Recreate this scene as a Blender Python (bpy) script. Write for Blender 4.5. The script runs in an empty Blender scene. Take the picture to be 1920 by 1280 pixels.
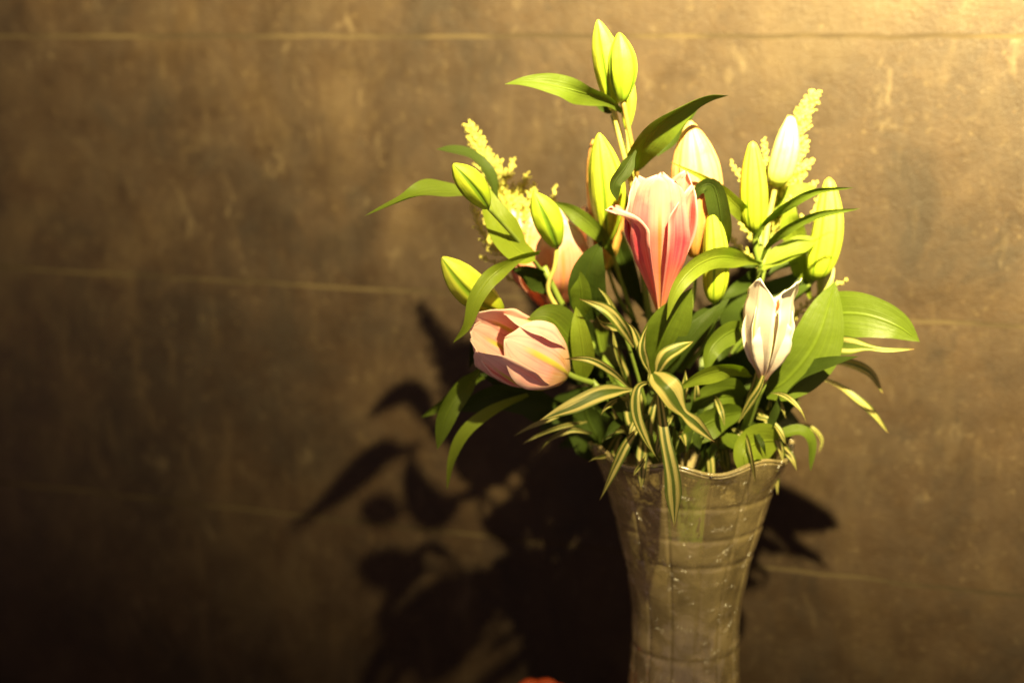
import bpy, bmesh, math, random
from mathutils import Vector, Matrix, noise
R = math.radians
S = bpy.context.scene
COL = S.collection
rnd = random.Random(7)

# ------------------------------------------------------------------ camera, light, exposure
F_PX = 2667.0                      # focal length in pixels of a 1920-wide frame (50 mm on 36 mm)
PITCH = R(12.1)
EYE = Vector((0, 0, 1.5))
VASE_Y = 1.40                      # distance of the vase in front of the camera
WALL_Y = 1.70                      # distance of the wall straight ahead
YAW = R(18)                        # the wall runs away to the left

cam_d = bpy.data.cameras.new('camera'); cam = bpy.data.objects.new('camera', cam_d); COL.objects.link(cam)
cam_d.lens = 50; cam_d.sensor_width = 36; cam_d.clip_end = 50; cam_d.clip_start = 0.05
cam.location = EYE; cam.rotation_euler = (R(90) - PITCH, 0, 0)
cam_d.dof.use_dof = True; cam_d.dof.focus_distance = 1.28; cam_d.dof.aperture_fstop = 1.9
cam_d.dof.aperture_blades = 9
S.camera = cam

w = bpy.data.worlds.new('World'); S.world = w; w.use_nodes = True
bg = w.node_tree.nodes['Background']
bg.inputs[0].default_value = (1.0, 0.66, 0.56, 1); bg.inputs[1].default_value = 0.30

LAMP = Vector((0.42, -0.26, 2.96))
AIM = Vector((0.84, 1.43, 2.93))
ld = bpy.data.lights.new('ceiling_spot', 'SPOT'); lo = bpy.data.objects.new('ceiling_spot', ld); COL.objects.link(lo)
lo.location = LAMP; lo.rotation_euler = (AIM - LAMP).to_track_quat('-Z', 'Y').to_euler()
ld.energy = 12600; ld.color = (1.0, 0.815, 0.375); ld.spot_size = R(112.8); ld.spot_blend = 1.0; ld.shadow_soft_size = 0.03

S.view_settings.view_transform = 'Standard'; S.view_settings.look = 'None'
S.view_settings.exposure = 0.0; S.view_settings.gamma = 1.0
S.cycles.max_bounces = 10; S.cycles.transmission_bounces = 8; S.cycles.transparent_max_bounces = 8
S.cycles.caustics_reflective = False; S.cycles.caustics_refractive = False

# ------------------------------------------------------------------ node helpers
class NT:
    def __init__(s, name):
        s.m = bpy.data.materials.new(name); s.m.use_nodes = True
        s.t = s.m.node_tree; s.t.nodes.clear()
        s.out = s.t.nodes.new('ShaderNodeOutputMaterial')
    def n(s, kind, **kw):
        nd = s.t.nodes.new('ShaderNode' + kind)
        for k, v in kw.items(): setattr(nd, k, v)
        return nd
    def put(s, sock, v):
        if isinstance(v, bpy.types.NodeSocket): s.t.links.new(v, sock)
        elif v is not None:
            if sock.type == 'RGBA' and len(v) == 3: v = (*v, 1)
            sock.default_value = v
    def math(s, op, a, b=None, c=None, clamp=False):
        nd = s.n('Math', operation=op, use_clamp=clamp)
        for i, v in enumerate((a, b, c)):
            if v is not None: s.put(nd.inputs[i], v)
        return nd.outputs[0]
    def mix(s, f, a, b, mode='MIX'):
        nd = s.n('MixRGB', blend_type=mode); s.put(nd.inputs[0], f); s.put(nd.inputs[1], a); s.put(nd.inputs[2], b)
        return nd.outputs[0]
    def ramp(s, f, stops, interp='EASE'):
        nd = s.n('ValToRGB'); cr = nd.color_ramp; cr.interpolation = interp
        while len(cr.elements) < len(stops): cr.elements.new(0.5)
        for e, (p, c) in zip(cr.elements, stops):
            e.position = p; e.color = (c, c, c, 1) if isinstance(c, (int, float)) else (*c, 1)
        s.put(nd.inputs[0], f); return nd.outputs[0]
    def noise(s, vec, scale, detail=4, rough=0.55, dist=0.0):
        nd = s.n('TexNoise'); s.put(nd.inputs['Vector'], vec)
        nd.inputs['Scale'].default_value = scale; nd.inputs['Detail'].default_value = detail
        nd.inputs['Roughness'].default_value = rough; nd.inputs['Distortion'].default_value = dist
        return nd.outputs[0]
    def mapping(s, vec, sc=(1, 1, 1), rot=(0, 0, 0), loc=(0, 0, 0)):
        nd = s.n('Mapping'); s.put(nd.inputs[0], vec); nd.inputs['Scale'].default_value = sc
        nd.inputs['Rotation'].default_value = rot; nd.inputs['Location'].default_value = loc
        return nd.outputs[0]
    def bump(s, h, strength, dist, normal=None):
        nd = s.n('Bump'); nd.inputs['Strength'].default_value = strength; nd.inputs['Distance'].default_value = dist
        s.put(nd.inputs['Height'], h); s.put(nd.inputs['Normal'], normal); return nd.outputs[0]
    def bsdf(s, **kw):
        nd = s.n('BsdfPrincipled')
        for k, v in kw.items(): s.put(nd.inputs[k.replace('_', ' ')], v)
        return nd
    def end(s, sh): s.t.links.new(sh, s.out.inputs[0]); return s.m

def uv_nodes(g):
    uv = g.n('UVMap', uv_map='UVMap').outputs[0]
    sp = g.n('SeparateXYZ'); g.put(sp.inputs[0], uv)
    u, v = sp.outputs[0], sp.outputs[1]
    a = g.math('ABSOLUTE', g.math('SUBTRACT', g.math('MULTIPLY', u, 2.0), 1.0))   # 0 at the midrib, 1 at the edge
    return uv, u, v, a

def thin_surface(g, col, rough, normal, trans, spec=0.4, tcol=None):
    p = g.bsdf(Base_Color=col, Roughness=rough, Normal=normal); p.inputs['Specular IOR Level'].default_value = spec
    t = g.n('BsdfTranslucent'); g.put(t.inputs[0], tcol if tcol is not None else col); g.put(t.inputs['Normal'], normal)
    m = g.n('MixShader'); m.inputs[0].default_value = trans
    g.t.links.new(p.outputs[0], m.inputs[1]); g.t.links.new(t.outputs[0], m.inputs[2])
    return m.outputs[0]

# ------------------------------------------------------------------ materials
def leaf_material(name, top, under, rib, trans=0.28, tip=None, rough=0.38, spec=0.26):
    g = NT(name); uv, u, v, a = uv_nodes(g)
    pos = g.n('TexCoord').outputs['Object']
    oi = g.n('ObjectInfo').outputs['Random']
    big = g.noise(pos, 30, 3)
    veins = g.noise(g.mapping(uv, (34, 0.7, 1)), 1.0, 3, 0.6, 0.12)
    c = g.mix(g.ramp(big, [(0.35, 0.0), (0.7, 1.0)]), top, tuple(x * 1.35 for x in top))
    c = g.mix(g.math('MULTIPLY', oi, 0.75), c, tuple(x * y for x, y in zip(top, (1.9, 1.3, 0.8))))
    c = g.mix(g.ramp(veins, [(0.42, 0.0), (0.66, 0.5)]), c, rib)
    c = g.mix(g.ramp(a, [(0.0, 0.75), (0.045, 0.5), (0.10, 0.0)]), c, rib)
    c = g.mix(g.ramp(a, [(0.93, 0.0), (1.0, 0.35)]), c, rib)
    c = g.mix(g.ramp(g.noise(pos, 150, 3), [(0.68, 0.0), (0.76, 0.5)]), c, (0.16, 0.12, 0.02))
    if tip: c = g.mix(g.ramp(v, [(0.93, 0.0), (1.0, 0.85)]), c, tip)
    back = g.n('NewGeometry').outputs['Backfacing']
    cb = g.mix(g.ramp(veins, [(0.4, 0.0), (0.7, 0.5)]), under, rib)
    cb = g.mix(g.ramp(a, [(0.0, 0.6), (0.09, 0.0)]), cb, rib)
    c = g.mix(back, c, cb)
    h = g.math('ADD', g.math('MULTIPLY', veins, 0.7), g.math('MULTIPLY', g.ramp(a, [(0.0, 0.0), (0.1, 1.0)]), 1.0))
    nm = g.bump(g.math('ADD', h, g.math('MULTIPLY', big, 2.5)), 0.5, 0.0016)
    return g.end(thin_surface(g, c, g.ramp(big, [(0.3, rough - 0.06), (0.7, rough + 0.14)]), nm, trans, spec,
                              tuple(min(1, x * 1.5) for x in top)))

LEAF = leaf_material('lily_leaf_green', (0.043, 0.094, 0.003), (0.10, 0.145, 0.014), (0.14, 0.205, 0.015), tip=(0.25, 0.16, 0.03))
PALE = leaf_material('pale_leaf_green', (0.125, 0.215, 0.005), (0.19, 0.255, 0.022), (0.25, 0.325, 0.026), 0.34)  # paler, yellower copy of the leaf green
SHADED = leaf_material('shaded_leaf_green', (0.013, 0.030, 0.003), (0.035, 0.055, 0.009), (0.040, 0.062, 0.007), 0.10, spec=0.14)  # leaf green with the bouquet's inner shade put into its colour

def striped_material():
    g = NT('cream_striped_leaf'); uv, u, v, a = uv_nodes(g)
    oi = g.n('ObjectInfo').outputs['Random']
    sh = g.n('CombineXYZ'); g.put(sh.inputs[0], g.math('MULTIPLY', oi, 37.0)); g.put(sh.inputs[1], g.math('MULTIPLY', oi, 91.0))
    ad = g.n('VectorMath', operation='ADD'); g.put(ad.inputs[0], uv); g.put(ad.inputs[1], sh.outputs[0]); uvo = ad.outputs[0]
    wob = g.noise(g.mapping(uvo, (5, 1.6, 1)), 1.0, 4, 0.6)
    aw = g.math('ADD', a, g.math('MULTIPLY', g.math('SUBTRACT', wob, 0.5), 0.9))
    fine = g.noise(g.mapping(uvo, (48, 1.0, 1)), 1.0, 3, 0.6)
    aw = g.math('ADD', aw, g.math('MULTIPLY', g.math('SUBTRACT', fine, 0.5), 0.5))
    aw = g.math('ADD', aw, g.math('MULTIPLY', g.math('SUBTRACT', oi, 0.5), 0.22))
    green = g.mix(fine, (0.035, 0.070, 0.008), (0.11, 0.15, 0.02))
    cream = g.mix(g.ramp(fine, [(0.35, 0.0), (0.65, 1.0)]), (0.38, 0.32, 0.075), (0.60, 0.54, 0.20))
    k = g.ramp(aw, [(0.0, 0.0), (0.20, 0.0), (0.38, 1.0), (0.64, 1.0), (0.84, 0.0)], 'LINEAR')
    c = g.mix(k, green, cream)
    c = g.mix(g.ramp(v, [(0.94, 0.0), (1.0, 0.8)]), c, (0.22, 0.13, 0.05))
    nm = g.bump(fine, 0.35, 0.001)
    return g.end(thin_surface(g, c, 0.42, nm, 0.22, 0.4))
STRIPED = striped_material()

def bud_material(name, low, mid, high, groove, seam=0.75, tipc=None):
    g = NT(name); uv, u, v, a = uv_nodes(g)
    pos = g.n('TexCoord').outputs['Object']
    c = g.ramp(v, [(0.0, low), (0.28, mid), (0.72, high), (1.0, tipc or high)])
    fine = g.noise(g.mapping(uv, (22, 2.0, 1)), 1.0, 3, 0.55, 0.1)
    c = g.mix(g.ramp(fine, [(0.4, 0.0), (0.7, 0.45)]), c, mid)
    oi = g.n('ObjectInfo').outputs['Random']
    c = g.mix(g.math('MULTIPLY', oi, 0.35), c, tuple(x * y for x, y in zip(low, (1.15, 1.1, 1.0))))
    patch = g.noise(pos, 70, 4, 0.6)
    c = g.mix(g.ramp(patch, [(0.50, 0.0), (0.72, 0.5)]), c, low)
    c = g.mix(g.ramp(g.noise(pos, 230, 2), [(0.70, 0.0), (0.78, 0.5)]), c, (0.30, 0.20, 0.05))
    c = g.mix(g.ramp(v, [(0.965, 0.0), (1.0, 0.6)]), c, (0.34, 0.26, 0.04))
    c = g.mix(g.ramp(a, [(0.0, 0.55), (0.12, 0.15), (0.26, 0.0)]), c, groove)
    c = g.mix(g.ramp(a, [(0.70, 0.0), (0.93, seam), (1.0, seam)]), c, groove)
    nm = g.bump(g.math('ADD', fine, g.math('MULTIPLY', g.noise(pos, 300, 2), 0.4)), 0.3, 0.0012)
    p = g.bsdf(Base_Color=c, Roughness=0.48, Normal=nm, Subsurface_Weight=0.12)
    p.inputs['Subsurface Radius'].default_value = (0.004, 0.004, 0.001)
    p.inputs['Specular IOR Level'].default_value = 0.35
    return g.end(p.outputs[0])
BUD_YELLOW = bud_material('bud_yellow_green', (0.27, 0.38, 0.02), (0.50, 0.57, 0.035), (0.62, 0.66, 0.07), (0.16, 0.26, 0.012), 1.0)
BUD_GREEN = bud_material('bud_green', (0.20, 0.34, 0.02), (0.36, 0.50, 0.025), (0.55, 0.64, 0.04), (0.08, 0.17, 0.008), 0.9)
BUD_CREAM = bud_material('bud_cream', (0.40, 0.48, 0.04), (0.72, 0.72, 0.22), (0.80, 0.78, 0.40), (0.50, 0.56, 0.08), 0.6, (0.80, 0.76, 0.55))
BUD_BLUSH = bud_material('bud_blush', (0.55, 0.30, 0.04), (0.66, 0.32, 0.19), (0.66, 0.44, 0.24), (0.66, 0.28, 0.06), 0.75, (0.8, 0.62, 0.25))
BUD_PEACH = bud_material('bud_peach', (0.40, 0.40, 0.05), (0.62, 0.26, 0.09), (0.62, 0.32, 0.10), (0.42, 0.15, 0.04), 0.6)

def petal_material(name, stops, rib, edge, inner=None, ribw=0.07, bandc=None, trans=0.25, bandw=1.0):
    g = NT(name); uv, u, v, a = uv_nodes(g)
    pos = g.n('TexCoord').outputs['Object']
    blotch = g.noise(g.mapping(uv, (3, 4, 1)), 1.3, 4)
    vv = g.math('ADD', v, g.math('MULTIPLY', g.math('SUBTRACT', blotch, 0.5), 0.42))
    c = g.ramp(vv, stops)
    if inner: c = g.mix(g.n('NewGeometry').outputs['Backfacing'], c, g.mix(g.ramp(v, [(0.75, 0.0), (1.0, 0.7)]), inner, edge))
    fine = g.noise(g.mapping(uv, (30, 1.5, 1)), 1.0, 3, 0.6, 0.2)
    c = g.mix(g.ramp(fine, [(0.42, 0.0), (0.66, 0.30)]), c, edge)
    c = g.mix(g.ramp(fine, [(0.34, 0.45), (0.46, 0.0)]), c, g.mix(0.5, c, (0.5, 0.1, 0.06), 'MULTIPLY') if not name.startswith('white') else c)
    if bandc: c = g.mix(g.ramp(a, [(0.06 * bandw, 0.75), (0.16 * bandw, 0.5), (0.30 * bandw, 0.0)]), c, bandc)
    c = g.mix(g.ramp(a, [(0.84, 0.0), (1.0, 0.40)]), c, edge)
    ribk = g.math('MULTIPLY', g.ramp(a, [(0.0, 0.95), (ribw * 0.6, 0.85), (ribw * 1.5, 0.0)]), g.ramp(v, [(0.0, 1.0), (0.62, 1.0), (0.86, 0.0)]))
    c = g.mix(ribk, c, rib)
    pap = g.n('TexVoronoi'); g.put(pap.inputs['Vector'], pos); pap.inputs['Scale'].default_value = 420
    h = g.math('ADD', g.math('MULTIPLY', fine, 0.9), g.math('MULTIPLY', g.math('SUBTRACT', 1.0, pap.outputs[0]), 0.35))
    nm = g.bump(h, 0.25, 0.0007)
    return g.end(thin_surface(g, c, 0.5, nm, trans, 0.3))
PINK = petal_material('pink_petal', [(0.0, (0.74, 0.28, 0.05)), (0.16, (0.80, 0.15, 0.10)), (0.45, (0.80, 0.11, 0.15)), (0.76, (0.82, 0.18, 0.20)), (0.92, (0.82, 0.36, 0.33)), (1.0, (0.80, 0.50, 0.44))],
                      (0.66, 0.30, 0.06), (0.86, 0.62, 0.55), inner=(0.66, 0.10, 0.09), bandc=(0.84, 0.58, 0.44))
PINK_BANDED = petal_material('pink_petal_pale_band', [(0.0, (0.74, 0.26, 0.06)), (0.2, (0.84, 0.20, 0.13)), (0.5, (0.84, 0.08, 0.14)), (0.78, (0.84, 0.20, 0.22)), (0.92, (0.82, 0.42, 0.36)), (1.0, (0.84, 0.62, 0.52))],
                      (0.62, 0.28, 0.06), (0.84, 0.40, 0.36), inner=(0.60, 0.08, 0.07), bandc=(0.86, 0.50, 0.38), bandw=1.7)
PALEPINK = petal_material('pale_pink_petal', [(0.0, (0.66, 0.50, 0.08)), (0.22, (0.74, 0.42, 0.20)), (0.5, (0.95, 0.42, 0.40)), (1.0, (0.95, 0.62, 0.55))],
                      (0.70, 0.60, 0.07), (0.88, 0.72, 0.58), inner=(0.80, 0.30, 0.26), ribw=0.1, trans=0.12)
PEACH = petal_material('peach_petal', [(0.0, (0.45, 0.16, 0.07)), (0.3, (0.60, 0.22, 0.12)), (0.65, (0.72, 0.34, 0.22)), (0.85, (0.85, 0.70, 0.60)), (1.0, (0.88, 0.78, 0.70))],
                      (0.6, 0.26, 0.1), (0.80, 0.50, 0.40))
WHITE = petal_material('white_petal', [(0.0, (0.50, 0.20, 0.10)), (0.10, (0.62, 0.34, 0.22)), (0.30, (0.88, 0.78, 0.66)), (1.0, (0.90, 0.84, 0.72))],
                      (0.64, 0.62, 0.16), (0.86, 0.82, 0.72), ribw=0.05, trans=0.2)

def plain(name, c, c2, rough=0.5, scale=60, bump=0.3):
    g = NT(name); pos = g.n('TexCoord').outputs['Object']
    f = g.noise(pos, scale, 4)
    p = g.bsdf(Base_Color=g.mix(f, c, c2), Roughness=rough, Normal=g.bump(f, bump, 0.001))
    return g.end(p.outputs[0])
STEM = plain('stem_green', (0.10, 0.17, 0.02), (0.24, 0.30, 0.05))
STALK = plain('stalk_pale', (0.42, 0.42, 0.07), (0.52, 0.40, 0.14), scale=90)
STALK_RED = plain('stalk_reddish', (0.30, 0.13, 0.04), (0.36, 0.30, 0.06), scale=90)
FLORET = plain('floret_yellow', (0.40, 0.39, 0.05), (0.70, 0.66, 0.16), 0.6, 400)
POLLEN = plain('anther_rust', (0.22, 0.05, 0.015), (0.34, 0.10, 0.02), 0.8, 300)
ORANGE = plain('orange_blossom_petal', (0.34, 0.035, 0.005), (0.46, 0.07, 0.007), 0.5, 40)
TABLE = plain('dark_tabletop', (0.020, 0.014, 0.011), (0.035, 0.025, 0.018), 0.45, 8, 0.1)

def wall_material():
    g = NT('dark_stone_panel')
    geo = g.n('NewGeometry').outputs['Position']
    # the wall's own axes: x along it, z up
    wp = g.mapping(geo, rot=(0, 0, YAW))
    oi = g.n('ObjectInfo').outputs['Random']
    cloud = g.noise(wp, 2.6, 5, 0.55, 0.4)
    mott = g.noise(wp, 16, 6, 0.65, 0.3)
    grain = g.noise(wp, 260, 4, 0.7)
    mid = g.noise(g.mapping(wp, (60, 60, 22)), 1.0, 4, 0.6)
    streak = g.noise(g.mapping(wp, (26, 26, 2.2), loc=(3, 1, 2)), 1.0, 4, 0.6)
    c = g.mix(g.ramp(cloud, [(0.30, 0.0), (0.72, 1.0)]), (0.0155, 0.0081, 0.0032), (0.0250, 0.0139, 0.0056))
    c = g.mix(g.ramp(mott, [(0.32, 0.0), (0.70, 0.60)]), c, (0.0270, 0.0151, 0.0065))
    c = g.mix(g.ramp(mott, [(0.25, 0.55), (0.43, 0.0)]), c, (0.0120, 0.0062, 0.0024))
    c = g.mix(g.ramp(streak, [(0.54, 0.0), (0.85, 0.35)]), c, (0.0260, 0.0151, 0.0067))
    c = g.mix(g.ramp(grain, [(0.30, 0.35), (0.5, 0.0)]), c, (0.0084, 0.0045, 0.0019))
    c = g.mix(g.ramp(grain, [(0.55, 0.0), (0.75, 0.35)]), c, (0.0279, 0.0164, 0.0076))
    c = g.mix(g.math('MULTIPLY', oi, 0.10), c, (0.0100, 0.0055, 0.0023))
    # pale lime runs and specks, thicker in some zones
    zone = g.ramp(g.noise(wp, 3.1, 2), [(0.38, 0.15), (0.58, 1.0)])
    veil = g.noise(g.mapping(wp, (1.1, 1.1, 1.9), rot=(0, 0.5, 0), loc=(5.2, 0, 1.7)), 2.0, 4, 0.5, 0.8)
    c = g.mix(g.ramp(veil, [(0.34, 0.6), (0.5, 0.0)]), c, (0.0085, 0.0048, 0.0021))
    c = g.mix(g.ramp(veil, [(0.55, 0.0), (0.75, 0.5)]), c, (0.0307, 0.0187, 0.0077))
    v1 = g.n('TexVoronoi'); g.put(v1.inputs['Vector'], g.mapping(wp, (34, 34, 17), loc=(0.4, 0, 0.7))); v1.inputs['Randomness'].default_value = 1.0
    spots = g.math('MULTIPLY', g.ramp(g.math('ADD', v1.outputs[0], g.math('MULTIPLY', mid, 0.35)), [(0.20, 0.85), (0.36, 0.0)]), zone)
    peb = g.noise(wp, 90, 5, 0.7)
    c = g.mix(g.ramp(peb, [(0.56, 0.0), (0.72, 0.55)]), c, (0.0594, 0.0413, 0.0202))
    c = g.mix(g.ramp(peb, [(0.30, 0.5), (0.44, 0.0)]), c, (0.0144, 0.0089, 0.0043))
    c = g.mix(spots, c, (0.0610, 0.0378, 0.0184))
    v2 = g.n('TexVoronoi'); g.put(v2.inputs['Vector'], g.mapping(wp, (13, 13, 9), loc=(0.1, 0, 0.3)))
    sp2 = g.math('MULTIPLY', g.ramp(v2.outputs[0], [(0.03, 0.7), (0.11, 0.0)]), g.math('MULTIPLY', zone, g.ramp(mid, [(0.45, 0.0), (0.6, 1.0)])))
    c = g.mix(sp2, c, (0.0419, 0.0266, 0.0134))
    # worn patches, long scuffs and dark weathering
    worn = g.noise(g.mapping(wp, (3.4, 3.4, 2.6), loc=(1.3, 0, 8.1)), 1.6, 8, 0.68, 0.6)
    c = g.mix(g.ramp(worn, [(0.50, 0.0), (0.66, 0.6)]), c, (0.0394, 0.0255, 0.0115))
    c = g.mix(g.ramp(worn, [(0.34, 0.7), (0.48, 0.0)]), c, (0.0100, 0.0058, 0.0027))
    patchy = g.ramp(g.noise(g.mapping(wp, loc=(4, 0, 2)), 2.3, 3), [(0.40, 0.0), (0.60, 1.0)])
    for ang, sx, sz, off, lim in ((0.10, 52, 13, 2.0, 0.62), (-0.35, 46, 17, 5.0, 0.64), (0.0, 24, 5, 11.0, 0.60)):
        sc_ = g.noise(g.mapping(wp, (sx, sx, sz), rot=(0, ang, 0), loc=(off, 0, off)), 1.0, 3, 0.5, 0.3)
        c = g.mix(g.math('MULTIPLY', patchy, g.ramp(sc_, [(lim - 0.04, 0.0), (lim + 0.14, 0.30)])), c, (0.0522, 0.0338, 0.0151))
    blot = g.n('TexVoronoi'); g.put(blot.inputs['Vector'], g.mapping(wp, (7.5, 7.5, 5.5), loc=(0.7, 0, 0.2)))
    c = g.mix(g.ramp(g.math('ADD', blot.outputs[0], g.math('MULTIPLY', mid, 0.10)), [(0.07, 0.6), (0.15, 0.0)]), c, (0.0686, 0.0473, 0.0224))
    bl = g.noise(g.mapping(wp, (4.5, 4.5, 3.2), loc=(9.1, 0, 3.3)), 2.0, 6, 0.62, 0.4)
    c = g.mix(1.0, c, g.ramp(bl, [(0.30, 0.80), (0.50, 1.06), (0.70, 1.32)], 'LINEAR'), 'MULTIPLY')
    sf = g.noise(g.mapping(wp, (30, 30, 16), loc=(2.2, 0, 6.3)), 1.0, 5, 0.7, 0.5)
    c = g.mix(g.math('MULTIPLY', zone, g.ramp(sf, [(0.59, 0.0), (0.71, 0.45)])), c, (0.085, 0.062, 0.034))
    h = g.math('ADD', g.math('MULTIPLY', mott, 0.8), g.math('ADD', g.math('MULTIPLY', grain, 0.35), g.math('MULTIPLY', mid, 0.4)))
    nm = g.bump(h, 0.6, 0.003)
    p = g.bsdf(Base_Color=c, Roughness=g.ramp(mott, [(0.3, 0.50), (0.7, 0.68)]), Normal=nm)
    p.inputs['Specular IOR Level'].default_value = 0.32
    return g.end(p.outputs[0])
STONE = wall_material()
def joint_material():
    g = NT('pale_joint_mortar'); pos = g.n('NewGeometry').outputs['Position']
    f = g.noise(pos, 6.5, 4, 0.6)
    c = g.mix(g.ramp(f, [(0.40, 0.0), (0.62, 1.0)]), (0.0220, 0.0144, 0.0067), (0.0466, 0.0326, 0.0153))
    p = g.bsdf(Base_Color=c, Roughness=0.8); p.inputs['Specular IOR Level'].default_value = 0.2
    return g.end(p.outputs[0])
GROUT = joint_material()

def glass_material():
    g = NT('patterned_vase_glass')
    pos = g.n('TexCoord').outputs['Object']
    nz = g.noise(pos, 34, 3, 0.55, 0.6)
    fine = g.noise(g.mapping(pos, (150, 150, 40)), 1.0, 3, 0.6, 0.4)
    nm = g.bump(g.math('ADD', g.math('MULTIPLY', nz, 1.0), g.math('MULTIPLY', fine, 0.12)), 0.35, 0.0035)
    # sparse pressed dimples that catch the lamp
    vo = g.n('TexVoronoi'); g.put(vo.inputs['Vector'], g.mapping(pos, (58, 58, 46)))
    pick = g.ramp(g.noise(pos, 44, 2), [(0.53, 0.0), (0.62, 1.0)])
    dim = g.math('MULTIPLY', pick, g.ramp(vo.outputs[0], [(0.0, 0.0), (0.26, 1.0)], 'EASE'))
    nc = g.bump(dim, 1.0, 0.0060, nm)
    gl = g.bsdf(Base_Color=(0.96, 0.92, 0.80), Roughness=0.03, IOR=1.45, Transmission_Weight=1.0, Normal=nm)
    col = g.mix(nz, (0.46, 0.35, 0.15), (0.68, 0.55, 0.25))
    df = g.bsdf(Base_Color=col, Roughness=0.3, Normal=nm, Coat_Weight=1.0, Coat_Roughness=0.17, Coat_IOR=2.2, Coat_Normal=nc)
    m = g.n('MixShader'); g.put(m.inputs[0], g.ramp(nz, [(0.3, 0.34), (0.7, 0.54)]))
    g.t.links.new(gl.outputs[0], m.inputs[1]); g.t.links.new(df.outputs[0], m.inputs[2])
    return g.end(m.outputs[0])
GLASS = glass_material()

# ------------------------------------------------------------------ placing helpers
FWD = Vector((0, math.cos(PITCH), -math.sin(PITCH))); RT = Vector((1, 0, 0)); UP = Vector((0, math.sin(PITCH), math.cos(PITCH)))
def at(px, py, d=0.0):
    """world point seen at photo pixel (px, py), d metres behind the vase's distance"""
    r = FWD + RT * ((px - 960) / F_PX) - UP * ((py - 640) / F_PX)
    return EYE + r * ((VASE_Y + d) / r.y)
def mpp(p): return (p - EYE).dot(FWD) / F_PX     # metres per photo pixel at p

def lerp_tab(tab, t):
    """smooth curve through the table, slopes limited so that it never overshoots"""
    if t <= tab[0][0]: return tab[0][1]
    if t >= tab[-1][0]: return tab[-1][1]
    n = len(tab)
    def sec(i): return (tab[i+1][1] - tab[i][1]) / (tab[i+1][0] - tab[i][0])
    def slope(i):
        if i == 0: return sec(0)
        if i == n - 1: return sec(n - 2)
        p, q = sec(i - 1), sec(i)
        return 0.0 if p * q <= 0 else 2 * p * q / (p + q)
    for i in range(n - 1):
        (a, x), (b, y) = tab[i], tab[i+1]
        if t <= b:
            h = b - a; k = (t - a) / h; m0, m1 = slope(i), slope(i + 1)
            return ((2*k**3 - 3*k*k + 1) * x + (k**3 - 2*k*k + k) * h * m0 + (-2*k**3 + 3*k*k) * y + (k**3 - k*k) * h * m1)

def spline(pts, n):
    """Catmull-Rom through pts, n+1 samples evenly spaced by length"""
    P = [pts[0] * 2 - pts[1]] + list(pts) + [pts[-1] * 2 - pts[-2]]
    fine = []
    for i in range(1, len(P) - 2):
        for k in range(16):
            t = k / 16; a, b, c, d = P[i-1], P[i], P[i+1], P[i+2]
            fine.append(0.5 * ((2*b) + (c-a)*t + (2*a-5*b+4*c-d)*t*t + (3*b-a-3*c+d)*t**3))
    fine.append(P[-2])
    L = [0.0]
    for a, b in zip(fine, fine[1:]): L.append(L[-1] + (b - a).length)
    out = []; j = 0
    for i in range(n + 1):
        s = L[-1] * i / n
        while j < len(L) - 2 and L[j+1] < s: j += 1
        k = (s - L[j]) / max(1e-9, L[j+1] - L[j])
        out.append(fine[j].lerp(fine[j+1], min(1, k)))
    return out

def add_mesh(name, verts, faces, mat, parent=None, uvs=None, label=None, thick=0.0, smooth=True):
    org = parent['_o'] if parent is not None and '_o' in parent.keys() else (0, 0, 0)
    org = Vector(org)
    me = bpy.data.meshes.new(name); me.from_pydata([v - org for v in verts], [], faces)
    if uvs is not None:
        l = me.uv_layers.new(name='UVMap')
        for p in me.polygons:
            for li, vi in zip(p.loop_indices, p.vertices): l.data[li].uv = uvs[vi]
    if smooth:
        for p in me.polygons: p.use_smooth = True
    me.materials.append(mat); me.update()
    o = bpy.data.objects.new(name, me); COL.objects.link(o)
    if parent is not None:
        o.parent = parent; o['_o'] = tuple(org)
    if label: o['label'] = label
    if thick:
        s = o.modifiers.new('thickness', 'SOLIDIFY'); s.thickness = thick; s.offset = 0
    return o

def thing(name, label, cat, loc, group=None):
    o = bpy.data.objects.new(name, None); COL.objects.link(o)
    o.location = loc; o.empty_display_size = 0.02
    o['label'] = label; o['category'] = cat; o['_o'] = tuple(loc)
    if group: o['group'] = group
    return o

def tube(name, pts, r0, r1, mat, parent, n=24, k=8, knots=0.0):
    P = spline(pts, n); vs = []; fs = []; ref = Vector((0.3, -1, 0.2))
    for i, p in enumerate(P):
        T = (P[min(i+1, n)] - P[max(i-1, 0)]).normalized()
        A = T.cross(ref).normalized(); B = A.cross(T)
        r = r0 + (r1 - r0) * i / n
        if knots: r *= 1 + knots * max(0, math.sin(i * 1.3)) ** 6
        for j in range(k):
            a = 2 * math.pi * j / k; vs.append(p + (A * math.cos(a) + B * math.sin(a)) * r)
    for i in range(n):
        for j in range(k):
            fs.append((i*k+j, i*k+(j+1) % k, (i+1)*k+(j+1) % k, (i+1)*k+j))
    fs.append(tuple(range(k))[::-1]); fs.append(tuple(n*k+j for j in range(k)))
    return add_mesh(name, vs, fs, mat, parent)

LANCE = [(0, .16), (.10, .34), (.28, .84), (.45, 1), (.62, .93), (.8, .62), (.92, .28), (1, .015)]
NARROW = [(0, .35), (.15, .6), (.4, 1), (.6, .95), (.8, .6), (.93, .25), (1, .02)]
TWIST = [(0, .2), (.15, .75), (.35, 1), (.52, .55), (.6, .35), (.72, .5), (.85, .35), (1, .02)]
BROAD = [(0, .25), (.12, .62), (.3, .95), (.45, 1), (.65, .86), (.82, .55), (.93, .24), (1, .01)]

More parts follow.
